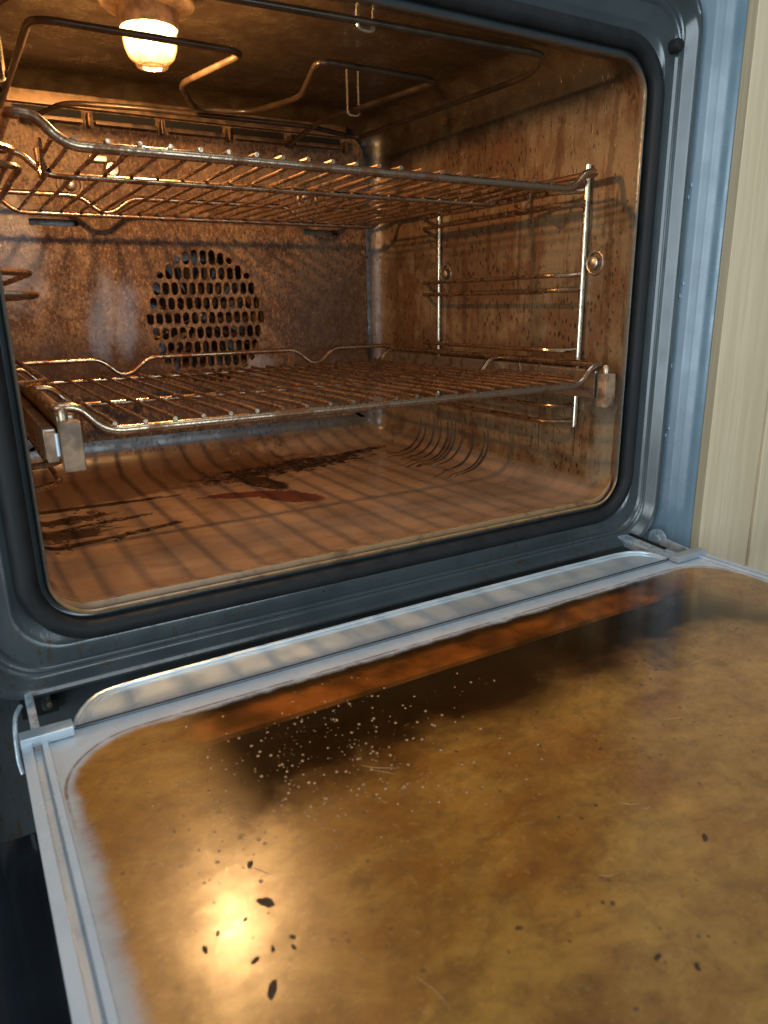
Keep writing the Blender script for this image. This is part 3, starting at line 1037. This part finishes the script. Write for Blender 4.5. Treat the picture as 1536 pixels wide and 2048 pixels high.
# ================================================================== WIRE SHELVES
def shelf(label, zf, zr, yf, ym, yr, x0=.0205, x1=.4655):
    t = thing("wire_shelf", label, "oven shelf", (.243, yf, zf), "wire oven shelves")
    rb = .0030

    def xbar(name, y_, r, zraise, d=0.0):
        bm = bmesh.new()
        a = x0 + d
        b = x1 - d
        p = [(a, y_, zraise), (a + .013 - d * .4, y_, zraise), (a + .027 - d * .5, y_, zf), (.243, y_, zf), (b - .027 + d * .5, y_, zf), (b - .013 + d * .4, y_, zraise), (b, y_, zraise)]
        q = fillet(p, .009, 6)
        tube(bm, q, r, 10)
        return obj(name, bm, MAT['wire'], t)
    # perimeter: front bar runs round the corners into the side bars
    bm = bmesh.new()
    p = [(x0, yr, zr), (x0, yf, zr), (x0 + .013, yf, zr), (x0 + .027, yf, zf), (.243, yf, zf), (x1 - .027, yf, zf), (x1 - .013, yf, zr), (x1, yf, zr), (x1, yr, zr)]
    q = []
    for part in ([p[0], p[1], p[2]],):
        pass
    q = fillet(p, .010, 7)
    tube(bm, q, rb, 12)
    obj("front_and_side_bar", bm, MAT['wire'], t)
    xbar("middle_bar", ym, .0023, zr - .001, .0022)
    xbar("rear_bar", yr - .004, .0023, zr - .001, .0022)
    # raised safety bar along the back with two dips
    zg = zr + .004
    bm = bmesh.new()
    p = [(x0, yr + .002, zr), (x0 + .012, yr + .004, zg), (.108, yr + .004, zg), (.126, yr + .003, zf + .004), (.138, yr + .003, zf + .004), (.158, yr + .004, zg),
         (.328, yr + .004, zg), (.348, yr + .003, zf + .004), (.360, yr + .003, zf + .004), (.378, yr + .004, zg), (x1 - .012, yr + .004, zg), (x1, yr + .002, zr)]
    tube(bm, fillet(p, .009, 6), .0026, 10)
    obj("rear_guard", bm, MAT['wire'], t)
    for i in range(22):
        x = .0530 + i * .0181
        zt = zf + .0030 + .0012
        zm = zf + .0023 + .0012
        bm = bmesh.new()
        w = random.uniform(-.0004, .0004)
        pts = [(x, yf - .0012, zt - .0002), (x + w, yf + .02, zt + .0002), (x + w, (yf + ym) / 2, zt - .0006), (x, ym, zm), (x - w, (ym + yr) / 2, zm - .0004), (x, yr - .002, zm)]
        tube(bm, pts, .00150, 8)
        obj("cross_wire", bm, MAT['wire'], t)
    # small end loops of the outermost wires
    for s, xx in ((1, x0 + .030), (-1, x1 - .030)):
        bm = bmesh.new()
        tube(bm, fillet([(xx - s * .004, yf + .0035, zf + .002), (xx - s * .007, yf + .012, zf + .006), (xx - s * .006, ym - .03, zf + .006), (xx, ym, zf + .003)], .006, 5), .0014, 8)
        obj("edge_wire", bm, MAT['wire'], t)
        bm = bmesh.new()
        ex = x0 + .022 if s > 0 else x1 - .022
        tube(bm, fillet([(ex, yf + .055, zr - .001), (ex, yf + .060, zf - .004), (ex, yf + .068, zf - .010), (ex, yf + .080, zf - .003), (ex, yf + .084, zr - .002)], .004, 4), .0012, 6)
        obj("stop_hook", bm, MAT['wire'], t)
    return t


shelf("tarnished chrome wire shelf in the upper slot just under the lamp", .2622, .2765, .031, .1355, .361)
shelf("tarnished chrome wire shelf in the lower slot, lying on the telescopic runners", .1030, .1190, .0115, .1500, .357)

# ================================================================== CUPBOARD
cup = thing("kitchen_cupboard", "pale oak veneer kitchen cupboard standing beside the oven", "cupboard", (.75, -.05, -.6))
bm = bmesh.new()
box(bm, (.5555, -.0310, -.6), (.5668, .05, 1.2), .001)
obj("edge_strip", bm, MAT['wood1'], cup)
bm = bmesh.new()
box(bm, (.5671, -.0313, -.6), (.6480, .05, 1.2), .0012)
obj("side_stile", bm, MAT['wood2'], cup)
bm = bmesh.new()
box(bm, (.6500, -.0335, -.6), (1.05, -.012, 1.2), .0016)
obj("cupboard_door", bm, MAT['wood2'], cup)
bm = bmesh.new()
box(bm, (.6484, -.011, -.6), (1.05, .05, 1.2))
obj("carcass", bm, MAT['black'], cup, False)

# ================================================================== SMALL LOOSE THINGS
crumbs = [(.0456, -.2077, .0022), (.0440, -.2290, .0034), (.0238, -.2330, .0013), (.0179, -.2372, .0017), (.0313, -.2504, .0018), (.0381, -.2496, .0014), (.0461, -.2485, .0014),
          (.0447, -.2525, .0013), (.0344, -.2324, .0010), (.0322, -.2639, .0030), (.2126, -.2939, .0022), (.1574, -.3312, .0016), (.1492, -.3216, .0018)]
random.seed(5)
for k in range(16):
    crumbs.append((random.uniform(.10, .44), random.uniform(-.36, -.20), random.choice((.0005, .0006, .0008, .0011))))
for k in range(6):
    crumbs.append((.2 + random.gauss(0, .1), random.uniform(-.060, -.040), .0007))
for i, (x, y_, r) in enumerate(crumbs[:-6]):
    bm = bmesh.new()
    bmesh.ops.create_icosphere(bm, subdivisions=2, radius=1)
    r *= .8
    el_ = 1.0 + (.35 if r > .002 else .2)
    a = random.uniform(0, 3)
    for v in bm.verts:
        k = 1 + random.uniform(-.3, .3)
        u, w = v.co.x * r * el_ * k, v.co.y * r * .6 * k
        v.co = (x + u * math.cos(a) - w * math.sin(a), y_ + u * math.sin(a) + w * math.cos(a), ZD + .0001 + abs(v.co.z) * r * .35)
    o = obj("crumb", bm, MAT['crumb'])
    tag(o, "small dark burnt crumb lying on the greasy glass of the open door", "crumb", "burnt crumbs on the door glass")

bm = bmesh.new()
cnt = 0
while cnt < 520:
    x, y_ = random.gauss(.100, .048), random.gauss(-.165, .034)
    if y_ > -.092 or x < .005 or y_ < -.26:
        continue
    r = random.choice((.0002, .0003, .0003, .0004, .0005, .0007, .0009))
    m = Matrix.Translation((x, y_, ZD)) @ Matrix.Diagonal((r, r, r * .55, 1))
    bmesh.ops.create_icosphere(bm, subdivisions=2, radius=1, matrix=m)
    cnt += 1
o = obj("grease_droplets", bm, MAT['grease'])
o["kind"] = "stuff"
tag(o, "glistening spatter of tiny grease droplets on the door glass", "grease")

for i, z in enumerate((.2660, .2565, .1865, .1760, .1155, .0585, .0520, -.0040)):
    bm = bmesh.new()
    y_ = -.0065 - random.uniform(-.002, .003)
    x = .5293 + (abs(y_) - .0) * (.0102 / .0135)
    r = random.choice((.0016, .0021, .0026))
    rot = Matrix.Rotation(math.atan2(.0185, .0155), 4, 'Z')
    m = Matrix.Translation((x, y_, z)) @ Matrix.Diagonal((r * .7, r * .7, r * 1.3, 1))
    bmesh.ops.create_icosphere(bm, subdivisions=2, radius=1, matrix=m)
    o = obj("water_drop", bm, MAT['water'])
    tag(o, "clear water drop clinging to the blue grey metal flank of the oven", "water drop", "water drops on the oven flank")
